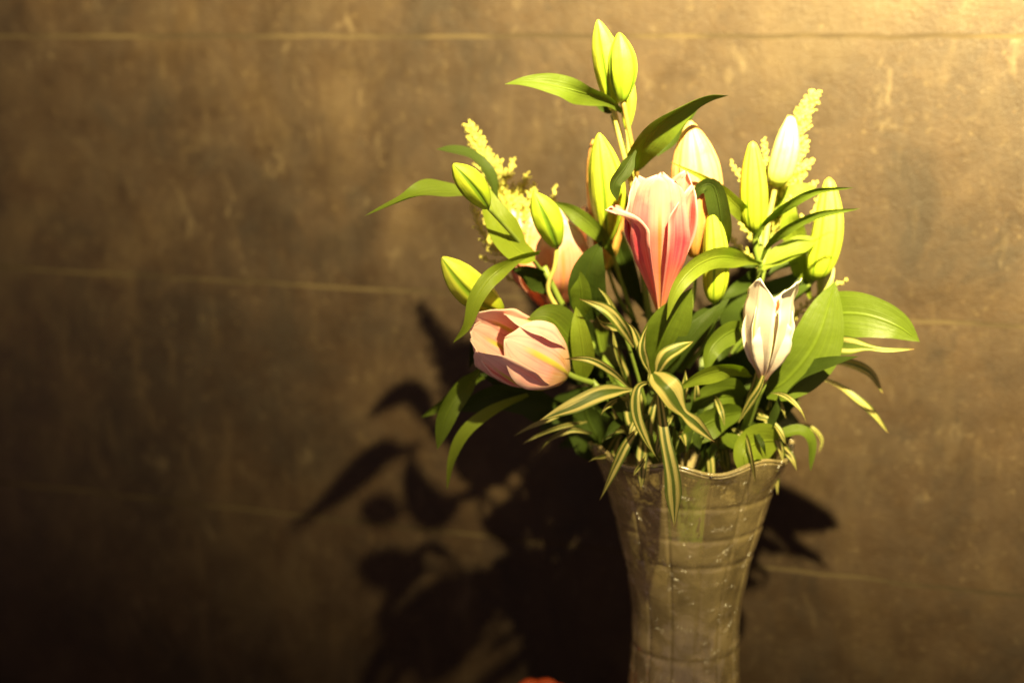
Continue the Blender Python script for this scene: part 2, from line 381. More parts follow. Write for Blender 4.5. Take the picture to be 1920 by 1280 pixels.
def leaf(parent, pts, width, roll=0, mat=None, prof=LANCE, fold=0.30, wave=0.11, label=None, n=30, m=5, name='leaf'):
    """pts: (px, py, depth) stations from base to tip; width in photo pixels; roll in degrees, one number or (t, deg) stations"""
    W = [at(*p) for p in pts]; P = spline(W, n); vs = []; uv = []; fs = []
    ph = rnd.uniform(0, 6.28); prev = None
    for i, p in enumerate(P):
        t = i / n
        T = (P[min(i+1, n)] - P[max(i-1, 0)]).normalized(); V = (p - EYE).normalized()
        side = T.cross(V)
        if side.length < 0.25 and prev is not None: side = side + prev * 0.4
        side.normalize()
        if prev is not None and side.dot(prev) < 0: side = -side
        if prev is not None: side = (side + prev).normalized()
        prev = side
        N = side.cross(T).normalized()
        ro = R(lerp_tab(roll, t) if isinstance(roll, (list, tuple)) else roll)
        sd = side * math.cos(ro) + N * math.sin(ro); nn = N * math.cos(ro) - side * math.sin(ro)
        hw = width * mpp(p) * 0.5 * lerp_tab(prof, t)
        for j in range(-m, m + 1):
            s = j / m
            e = 1 + 0.05 * math.sin(t * 9 + ph + (2 if s > 0 else 0)) * abs(s)
            z = fold * hw * (abs(s) ** 1.3) + wave * width * mpp(p) * 0.5 * math.sin(t * 11 + ph + s * 1.8) * s * s * math.sin(math.pi * min(1, t * 1.05))
            vs.append(p + sd * (s * hw * e) - nn * z); uv.append((s * .5 + .5, t))
    q = 2 * m + 1
    for i in range(n):
        for j in range(q - 1): fs.append((i*q+j, i*q+j+1, (i+1)*q+j+1, (i+1)*q+j))
    return add_mesh(name, vs, fs, mat or LEAF, parent, uv, label)

BUDP = [(0, .24), (.05, .42), (.16, .66), (.34, .92), (.48, 1.0), (.64, .94), (.80, .70), (.91, .40), (.97, .2), (1, .05)]
SLIM = [(0, .30), (.03, .52), (.10, .78), (.24, .97), (.38, 1.0), (.58, .92), (.76, .72), (.88, .50), (.95, .34), (.985, .22), (1, .06)]
def bud(parent, base, tip, rad, mat, phase=0.0, bend=0.03, label=None, prof=BUDP, n=30, k=60, lobes=3, deep=0.13):
    a, b = at(*base), at(*tip); A = (b - a); L = A.length; A.normalize()
    V = (a - EYE).normalized(); e2 = A.cross(V).normalized(); e1 = e2.cross(A)
    if e1.dot(V) > 0: e1, e2 = -e1, -e2
    rr = rad * mpp(a); vs = []; uv = []; fs = []
    for i in range(n + 1):
        t = i / n; c = a + A * (L * t) + e2 * (bend * L * math.sin(math.pi * t))
        r = 1.1 * rr * lerp_tab(prof, t)
        for j in range(k + 1):
            th = 2 * math.pi * j / k
            l = ((th + phase) / (2 * math.pi) * lobes) % 1.0
            x = abs(l * 2 - 1)                      # 0 mid-lobe, 1 at the seam
            shape = 1 + deep * (0.5 * math.exp(-(x / .16) ** 2) - math.exp(-((1 - x) / .13) ** 2) * (0.35 + .65 * math.sin(math.pi * t)))
            vs.append(c + (e1 * math.cos(th) + e2 * math.sin(th)) * r * shape); uv.append(((th + phase) / (2 * math.pi) * lobes, t))
    q = k + 1; uvf = []
    for i in range(n):
        for j in range(k): fs.append((i*q+j, i*q+j+1, (i+1)*q+j+1, (i+1)*q+j))
    # wrap the lobe coordinate per vertex to a 0..1 triangle-friendly value
    uv = [(1 - abs(((u % 1.0) * 2 - 1)), v) for u, v in uv]
    uv = [(0.5 + 0.5 * (1 - u), v) for u, v in uv]  # .5 = mid-lobe, 1 = seam
    fs.append(tuple(range(k))[::-1])
    return add_mesh('bud', vs, fs, mat, parent, uv, label)

def stalk(parent, pts, r0=0.0022, r1=0.0019, mat=None, name='flower_stalk'):
    return tube(name, [at(*p) for p in pts], r0, r1, mat or STEM, parent, 14, 8)

RFLOW = [(0, .10), (.08, .26), (.25, .60), (.45, .93), (.65, 1.0), (.85, .96), (1, .94)]
WPET = [(0, .12), (.12, .30), (.35, .80), (.58, 1.0), (.75, .92), (.88, .66), (.96, .32), (1, .05)]
WNOTCH = [(0, .12), (.12, .28), (.35, .74), (.55, .95), (.75, 1.0), (.90, .93), (.97, .72), (1, .45)]
WSTRAP = [(0, .10), (.15, .34), (.4, .80), (.60, 1.0), (.78, .94), (.90, .80), (.965, .55), (1, .12)]
RCONE = [(0, .08), (.25, .42), (.5, .80), (.68, 1.0), (.85, .98), (1, .95)]
def flower(parent, base, mouth, rad, mat, petals, spin=0.0, label=None, rprof=RFLOW, anthers=True):
    """petals: (angle, width px, length factor, tip curl, ruffle, radius factor, width profile); angle 0 faces the camera, 90 the right of the axis"""
    a, b = at(*base), at(*mouth); A = b - a; L = A.length; A.normalize()
    V = (a - EYE).normalized(); e2 = (V.cross(A)).normalized(); e1 = A.cross(e2).normalized()
    if e1.dot(V) > 0: e1 = -e1
    if e2.dot(RT) < 0 and abs(A.dot(UP)) > .5: e2 = -e2
    u = mpp(a)
    # receptacle with its pistil: the flower's own body
    vs, fs = [], []; k = 10; rows = [(-.03, .06), (-.01, .16), (.03, .17), (.07, .10), (.12, .05), (.45, .035), (.70, .03), (.73, .06), (.76, .055), (.77, .01)]
    for z, r in rows:
        for j in range(k):
            th = 2 * math.pi * j / k; vs.append(a + A * (L * z) + (e1 * math.cos(th) + e2 * math.sin(th)) * (rad * u * r))
    for i in range(len(rows) - 1):
        for j in range(k): fs.append((i*k+j, i*k+(j+1) % k, (i+1)*k+(j+1) % k, (i+1)*k+j))
    body = add_mesh('flower', vs, fs, STALK, parent, label=label)
    n, m = 30, 8
    for ang, wpx, lf, curl, ruff, rf, wp, *own in petals:
        vs, uv, fs = [], [], []; ph = rnd.uniform(0, 6)
        for i in range(n + 1):
            t = i / n
            r = rad * u * rf * lerp_tab(rprof, t); ct = max(0, (t - .68) / .32)
            hw = wpx * u * lerp_tab(wp, t) * .5; ha = min(hw / max(r, 1e-5), 0.98)
            for j in range(-m, m + 1):
                s = j / m; th = R(ang + spin) + s * ha
                er = ruff * rad * u * (math.sin(t * 17 + ph + s) + .5 * math.sin(t * 37 + ph * 2)) * abs(s) ** 3 * max(0.0, min(1, (t - .35) * 2.2))
                ridge = -0.08 * rad * u * math.exp(-(s / .1) ** 2) * math.sin(math.pi * t)
                rr = r * (1 + .62 * (1 / max(.5, math.cos(s * ha)) - 1)) + er - ridge + curl * rad * u * ct * ct * (1 - .3 * s * s)
                z = L * lf * t - abs(curl) * rad * u * .35 * ct ** 3 + .02 * L * math.sin(s * 7 + ph) * ct * abs(s)
                vs.append(a + A * z + (e1 * math.cos(th) + e2 * math.sin(th)) * rr); uv.append((s * .5 + .5, t))
        q = 2 * m + 1
        for i in range(n):
            for j in range(q - 1): fs.append((i*q+j, (i+1)*q+j, (i+1)*q+j+1, i*q+j+1))
        add_mesh('petal', vs, fs, own[0] if own else mat, body, uv, thick=0.0007)
    if anthers:
        for kx in range(4):
            th = kx * 1.57 + .6; c = a + A * (L * .74) + (e1 * math.cos(th) + e2 * math.sin(th)) * rad * u * .35
            vs, fs = [], []; kk = 8
            for i in range(7):
                t = i / 6; rr = .0016 * math.sin(math.pi * (.08 + .84 * t))
                for j in range(kk):
                    t2 = 2 * math.pi * j / kk
                    vs.append(c + A * (.011 * (t - .5)) + (e1 * math.cos(t2) + e2 * math.sin(t2)) * rr)
            for i in range(6):
                for j in range(kk): fs.append((i*kk+j, i*kk+(j+1) % kk, (i+1)*kk+(j+1) % kk, (i+1)*kk+j))
            add_mesh('anther', vs, fs, POLLEN, body)
    return body

# ------------------------------------------------------------------ the wall and the table
U = Vector((math.cos(YAW), -math.sin(YAW), 0)); NW = Vector((-math.sin(YAW), -math.cos(YAW), 0))
W0 = Vector((0, WALL_Y, EYE.z))
H = 0.182 * WALL_Y; LEN = 0.60 * WALL_Y / 1.65
def wpt(u, v, out=0.0): return W0 + U * u + Vector((0, 0, v)) + NW * out

def box_on_wall(name, u0, u1, v0, v1, o0, o1, mat, parent, rough=0.0, kind=None):
    # a slab with a slightly uneven, softened rim
    bm = bmesh.new(); nu, nv = 26, 14
    def P(i, j, top):
        u = u0 + (u1 - u0) * i / nu; v = v0 + (v1 - v0) * j / nv
        edge = i in (0, nu) or j in (0, nv)
        o = o1
        if i == 0: u -= rough * noise.noise(Vector((u * 3, v * 25, 1)))
        if i == nu: u -= rough * noise.noise(Vector((u * 3, v * 25, 1)))
        if j == 0: v -= rough * noise.noise(Vector((u * 22, v * 3, 7)))
        if j == nv: v -= rough * noise.noise(Vector((u * 22, v * 3, 7)))
        o += 0.0001 * noise.noise(Vector((u * 7, v * 7, 3)))
        return wpt(u, v, o if top else o0)
    T = [[bm.verts.new(P(i, j, True)) for j in range(nv + 1)] for i in range(nu + 1)]
    for i in range(nu):
        for j in range(nv): bm.faces.new((T[i][j], T[i+1][j], T[i+1][j+1], T[i][j+1]))
    ring = [T[i][0] for i in range(nu)] + [T[nu][j] for j in range(nv)] + [T[i][nv] for i in range(nu, 0, -1)] + [T[0][j] for j in range(nv, 0, -1)]
    low = [bm.verts.new(v.co - NW * (o1 - o0)) for v in ring]
    for a in range(len(ring)):
        b = (a + 1) % len(ring); bm.faces.new((ring[b], ring[a], low[a], low[b]))
    bm.normal_update()
    me = bpy.data.meshes.new(name); bm.to_mesh(me); bm.free(); me.materials.append(mat)
    o = bpy.data.objects.new(name, me); COL.objects.link(o); o.parent = parent
    return o

def slab(name, u0, u1, v0, v1, o0, o1, mat):
    c = [wpt(u, v, o) for o in (o0, o1) for v in (v0, v1) for u in (u0, u1)]
    f = [(0, 2, 3, 1), (4, 5, 7, 6), (0, 1, 5, 4), (2, 6, 7, 3), (0, 4, 6, 2), (1, 3, 7, 5)]
    return add_mesh(name, c, f, mat, smooth=False)
wall = slab('wall', -3.2, 3.2, -0.955, 1.2, -0.12, -0.0003, GROUT)
wall['kind'] = 'structure'; wall['label'] = 'dark brown stone wall of large panels with pale joints'
GAP = 0.0050
UJ = 0.280 * WALL_Y / 1.65
for row in range(-4, 3):
    v1 = row * H; v0 = v1 - H; v0 = max(v0, -0.95)
    off = UJ + (0 if row % 2 == 0 else LEN / 2)
    for kx in range(-5, 5):
        a = off + kx * LEN; b = a + LEN
        if b < -2.6 or a > 2.2: continue
        box_on_wall('panel', a + 0.0001, b - 0.0001, v0 + GAP/2, v1 - GAP/2, -0.0002, 0.0, STONE, wall, 0.0032)

tb = thing('table', 'dark tabletop under the glass vase against the wall', 'table', (0.0, 1.2, 0.44))
tb['kind'] = 'structure'
TOPZ = 0.55
def wall_y(x): return WALL_Y - x * math.tan(YAW) - 0.006
prof_t = [(-1.35, 0.86), (1.15, 0.86), (1.15, wall_y(1.15)), (-1.35, wall_y(-1.35))]
for z0, z1, inset, nm_ in ((TOPZ - 0.03, TOPZ, 0.0, 'tabletop'), (TOPZ - 0.11, TOPZ - 0.0305, 0.03, 'apron')):
    q_ = [(x + (inset if x < 0 else -inset), y + (inset if y < .9 else -inset)) for x, y in prof_t]
    c_ = [Vector((x, y, z)) for z in (z0, z1) for x, y in q_]
    add_mesh(nm_, c_, [(0, 3, 2, 1), (4, 5, 6, 7), (0, 1, 5, 4), (1, 2, 6, 5), (2, 3, 7, 6), (3, 0, 4, 7)], TABLE, tb, smooth=False)

# ------------------------------------------------------------------ the vase
vase_xy = at(1294, 850, 0)
VX, VY = vase_xy.x, VASE_Y
def vase_row(py, half):
    p = at(1290, py, 0)
    r = EYE + (p - EYE); return (r.z, half * mpp(r))
rows = [vase_row(y, h) for y, h in [(831, 191), (850, 182), (872, 171), (897, 160), (936, 147.5), (975, 137), (1034, 120.5), (1092, 107.5), (1135, 101.5), (1170, 100), (1225, 101), (1280, 104)]]
zb = rows[-1][0]; rb = rows[-1][1]
rows += [(zb - (zb - TOPZ) * f, rb * k) for f, k in ((.25, 1.06), (.5, 1.14), (.75, 1.22), (.92, 1.26), (1.0, 1.20))]
ZT = rows[0][0]
def vase_r(z):
    for (z0, r0), (z1, r1) in zip(rows, rows[1:]):
        if z >= z1: return r0 + (r1 - r0) * (z0 - z) / (z0 - z1)
    return rows[-1][1]
vase = thing('vase', 'tall flared glass vase with moulded grid pattern holding the flowers', 'vase', (VX, VY, TOPZ))
RING = [vase_row(y, 1)[0] for y in (905, 968, 1022, 1200)] + [zb - .05]
FL = 14
def build_vase():
    nz, nt = 330, FL * 28
    vs, fs = [], []
    def radius(z, th, k):
        r = vase_r(z)
        # smooth the table a little
        r = (vase_r(z + .006) + r + vase_r(max(TOPZ, z - .006))) / 3 if z < ZT - .01 else r
        g = abs(((th / (2 * math.pi) * FL + 0.35) % 1.0) * 2 - 1)          # 1 at a vertical groove
        dv = math.exp(-((1 - g) / .10) ** 2) * .0016
        dr = sum(math.exp(-((z - q) / .0030) ** 2) for q in RING) * .0009
        bulge = .0004 * (1 - g * g) + .0007 * noise.noise(Vector((math.cos(th) * 5, math.sin(th) * 5, z * 34)))
        n = .0006 * noise.noise(Vector((math.cos(th) * r * 45, math.sin(th) * r * 45, z * 45)))
        return r + bulge - dv - dr + n
    for i in range(nz + 1):
        z = ZT + (TOPZ + .001 - ZT) * i / nz
        for j in range(nt):
            th = 2 * math.pi * j / nt
            zz = z + (.0045 * math.cos(th * FL / 2 + .6) * max(0, 1 - i / 8))    # scalloped lip
            r = radius(z, th, i); vs.append(Vector((VX + r * math.cos(th), VY + r * math.sin(th), zz)))
    nz2 = 80
    zin = TOPZ + .02
    for i in range(nz2 + 1):
        z = zin + (ZT - zin) * i / nz2
        for j in range(nt):
            th = 2 * math.pi * j / nt
            zz = z + (.0045 * math.cos(th * FL / 2 + .6) * max(0, 1 - (nz2 - i) / 4))
            r = vase_r(z) - .0055; vs.append(Vector((VX + r * math.cos(th), VY + r * math.sin(th), zz)))
    def q(a, b, flip=False):
        for j in range(nt):
            k = (j + 1) % nt
            fs.append((a + j, b + j, b + k, a + k))
    for i in range(nz): q(i * nt, (i + 1) * nt)
    o = (nz + 1) * nt
    for i in range(nz2): q(o + i * nt, o + (i + 1) * nt)
    q(o + nz2 * nt, 0)
    fs.append(tuple(nz * nt + j for j in range(nt))[::-1]); fs.append(tuple(o + j for j in range(nt)))
    me_o = add_mesh('vase_body', vs, fs, GLASS, vase)
    bm = bmesh.new(); bm.from_mesh(me_o.data); bmesh.ops.recalc_face_normals(bm, faces=bm.faces); bm.to_mesh(me_o.data); bm.free()
    # rounded lip bead on the edge
    vs, fs = [], []; nt2, k = 112, 8
    for j in range(nt2):
        th = 2 * math.pi * j / nt2; r = vase_r(ZT) - .0025; z = ZT + .0045 * math.cos(th * FL / 2 + .6) + .0022
        for i in range(k):
            a = 2 * math.pi * i / k
            rr = r + .0030 * math.cos(a)
            vs.append(Vector((VX + rr * math.cos(th), VY + rr * math.sin(th), z + .0020 * math.sin(a))))
    for j in range(nt2):
        for i in range(k):
            fs.append((j*k+i, ((j+1) % nt2)*k+i, ((j+1) % nt2)*k+(i+1) % k, j*k+(i+1) % k))
    add_mesh('rim', vs, fs, GLASS, vase)
build_vase()

# ------------------------------------------------------------------ flower stems
BASE = (VX, VY, TOPZ + .022)
def main_stem(t, foot, pts, r0=.0045, r1=.003, mat=None):
    P = [Vector(BASE) + Vector((foot[0], foot[1], 0)), Vector((VX + foot[0] * .3, VY + foot[1] * .3, 1.0 - .02))] + [at(*p) for p in pts]
    return tube('stem', P, r0, r1, mat or STEM, t, 40, 10, .12)

G1 = 'lily stems arranged in the vase'
LY = {}
def lily(key, label):
    LY[key] = thing('lily_stem', label, 'lily', BASE, G1); return LY[key]

# --- tallest lily, centre: two upright buds over two spreading leaves
T = lily('A', 'tallest lily stem, two yellow green buds upright at the very top of the bouquet')
main_stem(T, (.02, .01), [(1262, 850, .02), (1225, 640, .03), (1192, 420, .03), (1185, 340, .02), (1150, 215, .01)])
bud(T, (1150, 205, 0), (1121, 37, -.02), 24, BUD_YELLOW, 0.4)
bud(T, (1167, 190, -.02), (1161, 61, -.03), 24.5, BUD_GREEN, 1.1)
bud(T, (1176, 242, .02), (1171, 120, .02), 14, BUD_YELLOW, 2.0)
stalk(T, [(1196, 345, .01), (1186, 280, -.01), (1168, 188, -.02)], .0026, .0024, STALK_RED)
stalk(T, [(1197, 380, .02), (1184, 320, .02), (1176, 240, .02)], mat=STALK)
stalk(T, [(1189, 360, .01), (1168, 280, .0), (1150, 203, 0)], .0034, .0030, STALK)
leaf(T, [(1166, 210, -.01), (1140, 190, -.02), (1095, 175, -.03), (1035, 160, -.04), (985, 154, -.045), (947, 158, -.045)], 44, [(0, 10), (.35, 35), (.6, -25), (.85, -30), (1, -50)], LEAF, wave=.10, label='upper leaf with a curled pale edge')
leaf(T, [(1160, 206, 0), (1142, 206, .0), (1120, 186, .0), (1100, 178, .0)], 22, 40, SHADED)
leaf(T, [(1187, 318, 0), (1203, 280, -.03), (1240, 232, -.05), (1290, 196, -.06), (1330, 180, -.06), (1366, 179, -.06)], 58, [(0, -10), (.4, -30), (.8, -55), (1, -60)], LEAF, BROAD, fold=.55, wave=.16, label='upper leaf with a folded shiny surface')
leaf(T, [(1232, 292, .0), (1262, 262, .0), (1290, 215, .0), (1320, 185, .01)], 40, 40, SHADED)
leaf(T, [(1192, 282, -.07), (1170, 318, -.08), (1152, 345, -.085), (1158, 378, -.08)], 34, 35, SHADED)
leaf(T, [(1215, 590, .05), (1180, 520, .05), (1150, 440, .04), (1140, 390, .03), (1165, 350, .03)], 52, 25, SHADED)
leaf(T, [(1196, 400, .03), (1178, 385, .02), (1162, 350, .01), (1150, 300, .0)], 26, 40, LEAF)
bud(T, (1140, 452, .0), (1123, 249, -.03), 30, BUD_YELLOW, 0.2, lobes=6, deep=.10, label='plump bud with three yellow ribs')
bud(T, (1136, 505, .04), (1112, 262, .03), 31, BUD_PEACH, 0.9, bend=.05, label='peach coloured bud half hidden behind a yellow one')
stalk(T, [(1190, 600, .03), (1165, 530, .02), (1141, 448, 0)])
stalk(T, [(1195, 610, .05), (1160, 560, .04), (1138, 500, .04)])

# --- centre flower
T = lily('G', 'lily stem in the centre with the large rosy pink flower and a pale blush bud')
main_stem(T, (.0, -.02), [(1268, 850, -.02), (1252, 700, -.03), (1240, 580, -.05)])
flower(T, (1237, 582, -.055), (1241, 322, -.075), 50, PINK,
       [(-2, 92, 1.03, .12, .03, 1.16, WSTRAP, PINK_BANDED), (125, 104, .98, .25, .03, .95, WPET), (-125, 104, .94, .25, .03, .95, WPET),
        (66, 116, .94, .30, .06, 1.0, WPET), (-70, 118, .84, 1.15, .05, 1.06, WPET), (180, 90, .96, -.1, .04, .70, WPET)],
       spin=0, label='open rosy pink trumpet flower with a tan midrib', rprof=RCONE)
bud(T, (1304, 480, -.01), (1294, 226, -.03), 43, BUD_BLUSH, 1.9, lobes=6, deep=.11, label='large pale bud about to open with orange stripes')
stalk(T, [(1275, 640, .0), (1300, 560, .0), (1304, 478, -.01)])
bud(T, (1339, 566, -.03), (1334, 384, -.04), 22, BUD_YELLOW, 1.2, prof=SLIM, lobes=6, deep=.10)
stalk(T, [(1290, 690, -.02), (1335, 620, -.02), (1339, 562, -.03)])
leaf(T, [(1355, 480, -.02), (1352, 410, -.045), (1338, 350, -.05), (1312, 352, -.05), (1300, 380, -.045)], 46, 20, SHADED)
leaf(T, [(1228, 700, -.04), (1240, 640, -.06), (1268, 585, -.07), (1297, 540, -.075)], 84, -12, LEAF, BROAD)
leaf(T, [(1255, 700, -.0), (1290, 640, -.02), (1335, 590, -.03), (1368, 560, -.03)], 62, 30, SHADED)

# --- left lily, three buds and the peach flower behind
T = lily('B', 'left lily stem with green striped buds, long outer leaves and a half hidden peach flower')
main_stem(T, (-.02, .01), [(1240, 850, .02), (1150, 700, .02), (1060, 580, .0), (1020, 500, -.01)])
bud(T, (914, 388, -.09), (849, 307, -.115), 23.5, BUD_GREEN, 0.0)
bud(T, (1045, 462, -.02), (1001, 360, -.04), 25, BUD_GREEN, 0.1, label='green bud lit along one side')
stalk(T, [(1060, 600, -.01), (1028, 545, -.015), (1040, 500, -.02), (1045, 458, -.02)], .0026, .002, STALK)
stalk(T, [(1025, 520, .0), (970, 450, -.05), (912, 386, -.09)])
leaf(T, [(925, 376, -.02), (885, 371, -.025), (850, 360, -.03), (795, 362, -.06), (745, 380, -.07), (684, 405, -.072)], 56, [(0, -72), (.3, -62), (.5, -58), (.75, -72), (1, -72)], LEAF)
leaf(T, [(935, 395, .0), (915, 330, .0), (880, 292, .0), (818, 280, -.03)], 44, -62, SHADED)
leaf(T, [(1003, 482, -.04), (972, 470, -.05), (940, 430, -.055), (918, 380, -.05), (912, 345, -.04)], 62, -22, PALE, BROAD)
leaf(T, [(1012, 472, -.06), (975, 482, -.075), (925, 515, -.09), (893, 560, -.10), (876, 610, -.10), (850, 642, -.095)], 32, [(0, 55), (.3, 45), (.5, 0), (1, 10)], PALE, NARROW, label='arched leaf showing its pale underside')
leaf(T, [(1150, 480, .0), (1125, 440, -.01), (1080, 400, -.01), (1035, 378, .0)], 34, 20, LEAF)
leaf(T, [(1105, 600, -.02), (1100, 540, -.04), (1108, 490, -.05), (1128, 452, -.05)], 74, -8, SHADED, BROAD)
leaf(T, [(1090, 600, -.03), (1090, 545, -.045), (1080, 500, -.05)], 42, 10, LEAF)
leaf(T, [(1045, 560, .0), (1020, 530, .0), (990, 510, -.01), (960, 505, -.01)], 48, 30, SHADED)
flower(T, (1038, 592, .05), (1022, 392, .03), 70, PEACH,
       [(20, 96, 1.0, .2, .05, 1.0, WPET), (100, 96, .98, .2, .05, 1.0, WPET), (-80, 70, .95, .55, .06, 1.0, WPET), (180, 90, 1.0, .2, .05, .9, WPET), (-130, 80, .98, .3, .05, .9, WPET)],
       label='peach flower half hidden behind buds', anthers=False)
stalk(T, [(1120, 690, .04), (1070, 640, .05), (1038, 590, .05)])

# --- lower left lily: pale pink flower seen into its mouth
T = lily('E', 'lower left lily stem with the pale pink cup flower and one big yellow bud')
main_stem(T, (-.02, -.02), [(1225, 850, -.02), (1160, 770, -.04), (1110, 715, -.05)])
stalk(T, [(1112, 718, -.05), (1080, 708, -.06), (1050, 692, -.065)], .003, .003)
flower(T, (1058, 704, -.055), (924, 630, -.100), 56, PALEPINK,
       [(0, 104, 1.0, .0, .03, 1.0, WPET), (75, 96, 1.02, .12, .03, 1.0, WPET), (-78, 104, 1.12, .05, .03, 1.0, WPET),
        (140, 84, 1.22, .0, .04, .88, WPET), (182, 84, 1.16, .0, .04, .84, WPET), (-140, 84, 1.12, .0, .03, .88, WPET)],
       spin=10, label='pale pink cup flower with yellow midribs', rprof=[(0, .2), (.08, .5), (.25, .85), (.45, 1.0), (.7, .95), (.88, .80), (1, .68)], anthers=False)
bud(T, (940, 582, -.05), (828, 482, -.085), 29, BUD_YELLOW, 0.3, bend=-.04)
stalk(T, [(1130, 740, .0), (1010, 640, -.03), (938, 580, -.05)])
leaf(T, [(1000, 690, .0), (940, 620, .0), (900, 640, .01), (880, 690, .02)], 40, 30, SHADED)
leaf(T, [(900, 690, -.02), (868, 728, -.04), (836, 780, -.05), (820, 842, -.05)], 42, [(0, 30), (1, 10)], LEAF, label='leaf hanging at the lower left')
leaf(T, [(990, 740, -.02), (925, 768, -.04), (875, 808, -.05), (848, 860, -.05), (838, 917, -.045)], 24, -20, PALE, NARROW)
leaf(T, [(930, 700, .02), (880, 710, .02), (840, 750, .02), (790, 782, .02)], 36, 40, LEAF)
leaf(T, [(1060, 760, .0), (1000, 750, -.01), (930, 742, -.02), (850, 770, -.02)], 62, 30, SHADED)
leaf(T, [(1080, 790, .01), (1010, 760, .0), (950, 715, .0), (900, 700, .0)], 60, 20, SHADED)
leaf(T, [(1085, 668, -.05), (1062, 628, -.06), (1028, 596, -.07), (988, 598, -.075)], 72, -15, LEAF, BROAD)
leaf(T, [(1092, 712, -.05), (1094, 670, -.06), (1088, 620, -.065), (1080, 575, -.06)], 44, 8, PALE, BROAD)
leaf(T, [(1140, 860, .02), (1120, 820, .01), (1100, 780, .01), (1090, 730, .0)], 96, 15, SHADED, BROAD)
leaf(T, [(1185, 850, .03), (1160, 800, .02), (1140, 760, .02), (1080, 740, .02)], 70, 20, SHADED, BROAD)

# --- right lily with three upright buds and arching narrow leaves
T = lily('C', 'right lily stem with three tall slim buds and narrow arching leaves')
main_stem(T, (.02, .0), [(1320, 850, .02), (1370, 700, .03), (1410, 580, .02), (1426, 500, .0), (1424, 430, .0)])
bud(T, (1415, 434, -.01), (1411, 265, -.03), 24, BUD_YELLOW, 0.5, bend=.0, prof=SLIM, lobes=6, deep=.10)
bud(T, (1455, 348, .02), (1484, 217, .01), 23.5, BUD_CREAM, 0.5, bend=.03, prof=SLIM, lobes=6, deep=.10)
bud(T, (1530, 524, .01), (1555, 333, .0), 27, BUD_YELLOW, 1.5, bend=.05, prof=SLIM, lobes=6, deep=.10, label='tallest slim bud at the right, yellow cream')
bud(T, (1540, 560, .03), (1552, 470, .03), 14, BUD_CREAM, .5)
stalk(T, [(1426, 500, .0), (1418, 470, -.005), (1415, 432, -.01)], .0032, .003)
stalk(T, [(1428, 510, .01), (1440, 420, .02), (1455, 345, .02)], .0026, .0024, STALK)
stalk(T, [(1420, 600, .02), (1490, 560, .02), (1530, 522, .01)])
leaf(T, [(1428, 494, -.01), (1392, 486, -.03), (1345, 482, -.06), (1300, 503, -.08), (1266, 545, -.09), (1250, 600, -.09)], 42, [(0, 30), (.4, 20), (1, 25)], PALE, label='bright leaf arching over the pink flower')
leaf(T, [(1414, 448, -.02), (1438, 414, -.03), (1480, 383, -.05), (1530, 358, -.06), (1600, 352, -.06)], 20, -38, LEAF, NARROW)
leaf(T, [(1428, 488, -.02), (1440, 460, -.03), (1478, 428, -.05), (1535, 402, -.06), (1612, 391, -.06)], 20, -34, LEAF, NARROW)
leaf(T, [(1430, 506, -.01), (1462, 480, -.01), (1498, 462, -.01), (1535, 446, .0)], 42, 25, PALE)
leaf(T, [(1440, 520, .03), (1460, 500, .03), (1500, 480, .03), (1520, 460, .03)], 34, 45, SHADED)
leaf(T, [(1452, 400, .04), (1480, 370, .04), (1510, 355, .04), (1530, 350, .04)], 34, 20, PALE)
leaf(T, [(1500, 476, .04), (1490, 440, .03), (1482, 405, .02), (1490, 380, .02)], 46, 5, PALE)
leaf(T, [(1412, 420, .0), (1380, 385, -.03), (1330, 340, -.05), (1258, 304, -.06)], 32, 12, PALE, [(0, .7), (.25, 1), (.5, .8), (.75, .32), (1, .03)])
leaf(T, [(1420, 500, .0), (1398, 488, .0), (1372, 470, .0), (1350, 466, .0)], 30, 30, SHADED)
leaf(T, [(1380, 640, .03), (1390, 590, .02), (1405, 540, .02), (1415, 500, .01)], 80, 0, SHADED, BROAD)
leaf(T, [(1395, 580, .01), (1440, 560, .02), (1500, 530, .02), (1540, 500, .03)], 56, 25, SHADED, BROAD)
leaf(T, [(1520, 560, .02), (1508, 520, .02), (1500, 480, .02), (1522, 440, .02)], 36, 30, PALE)

# --- lower right lily with the white opening flower and the broad leaves
T = lily('D', 'lower right lily stem with the white half open flower between broad green leaves')
main_stem(T, (.01, -.03), [(1330, 850, -.03), (1385, 830, -.03), (1408, 770, -.05), (1430, 712, -.07)], .0062, .0048)
flower(T, (1431, 714, -.075), (1454, 522, -.09), 35, WHITE,
       [(-48, 86, 1.02, .02, .03, 1.0, WPET), (72, 90, 1.04, .26, .10, 1.02, WNOTCH), (-150, 74, .80, .0, .03, .95, WPET),
        (18, 60, .72, .0, .08, .90, WPET), (-100, 60, .90, .0, .04, .84, WPET), (140, 62, .86, .1, .05, .84, WPET)],
       label='white half open flower with ruffled petal edges', rprof=[(0, .14), (.08, .3), (.25, .66), (.45, .93), (.62, 1.0), (.8, .94), (.92, .96), (1, 1.05)])
leaf(T, [(1434, 736, -.05), (1475, 712, -.06), (1530, 640, -.065), (1566, 528, -.055)], 104, [(0, 10), (.5, -14), (1, 5)], LEAF, BROAD, fold=.12, wave=.03, label='broad upright leaf beside the white flower')
leaf(T, [(1510, 610, -.03), (1560, 590, -.05), (1620, 590, -.065), (1680, 610, -.075), (1724, 640, -.075)], 84, [(0, 0), (.6, 0), (1, 10)], LEAF, BROAD, fold=.14, wave=.03, label='broad bright leaf reaching furthest right')
leaf(T, [(1390, 810, -.02), (1440, 750, -.03), (1500, 705, -.06), (1555, 684, -.09), (1610, 668, -.11)], 60, [(0, 20), (.5, 50), (1, 60)], SHADED, BROAD)
leaf(T, [(1370, 830, .0), (1420, 780, .01), (1470, 740, .01), (1505, 690, .01)], 84, 20, SHADED, BROAD)
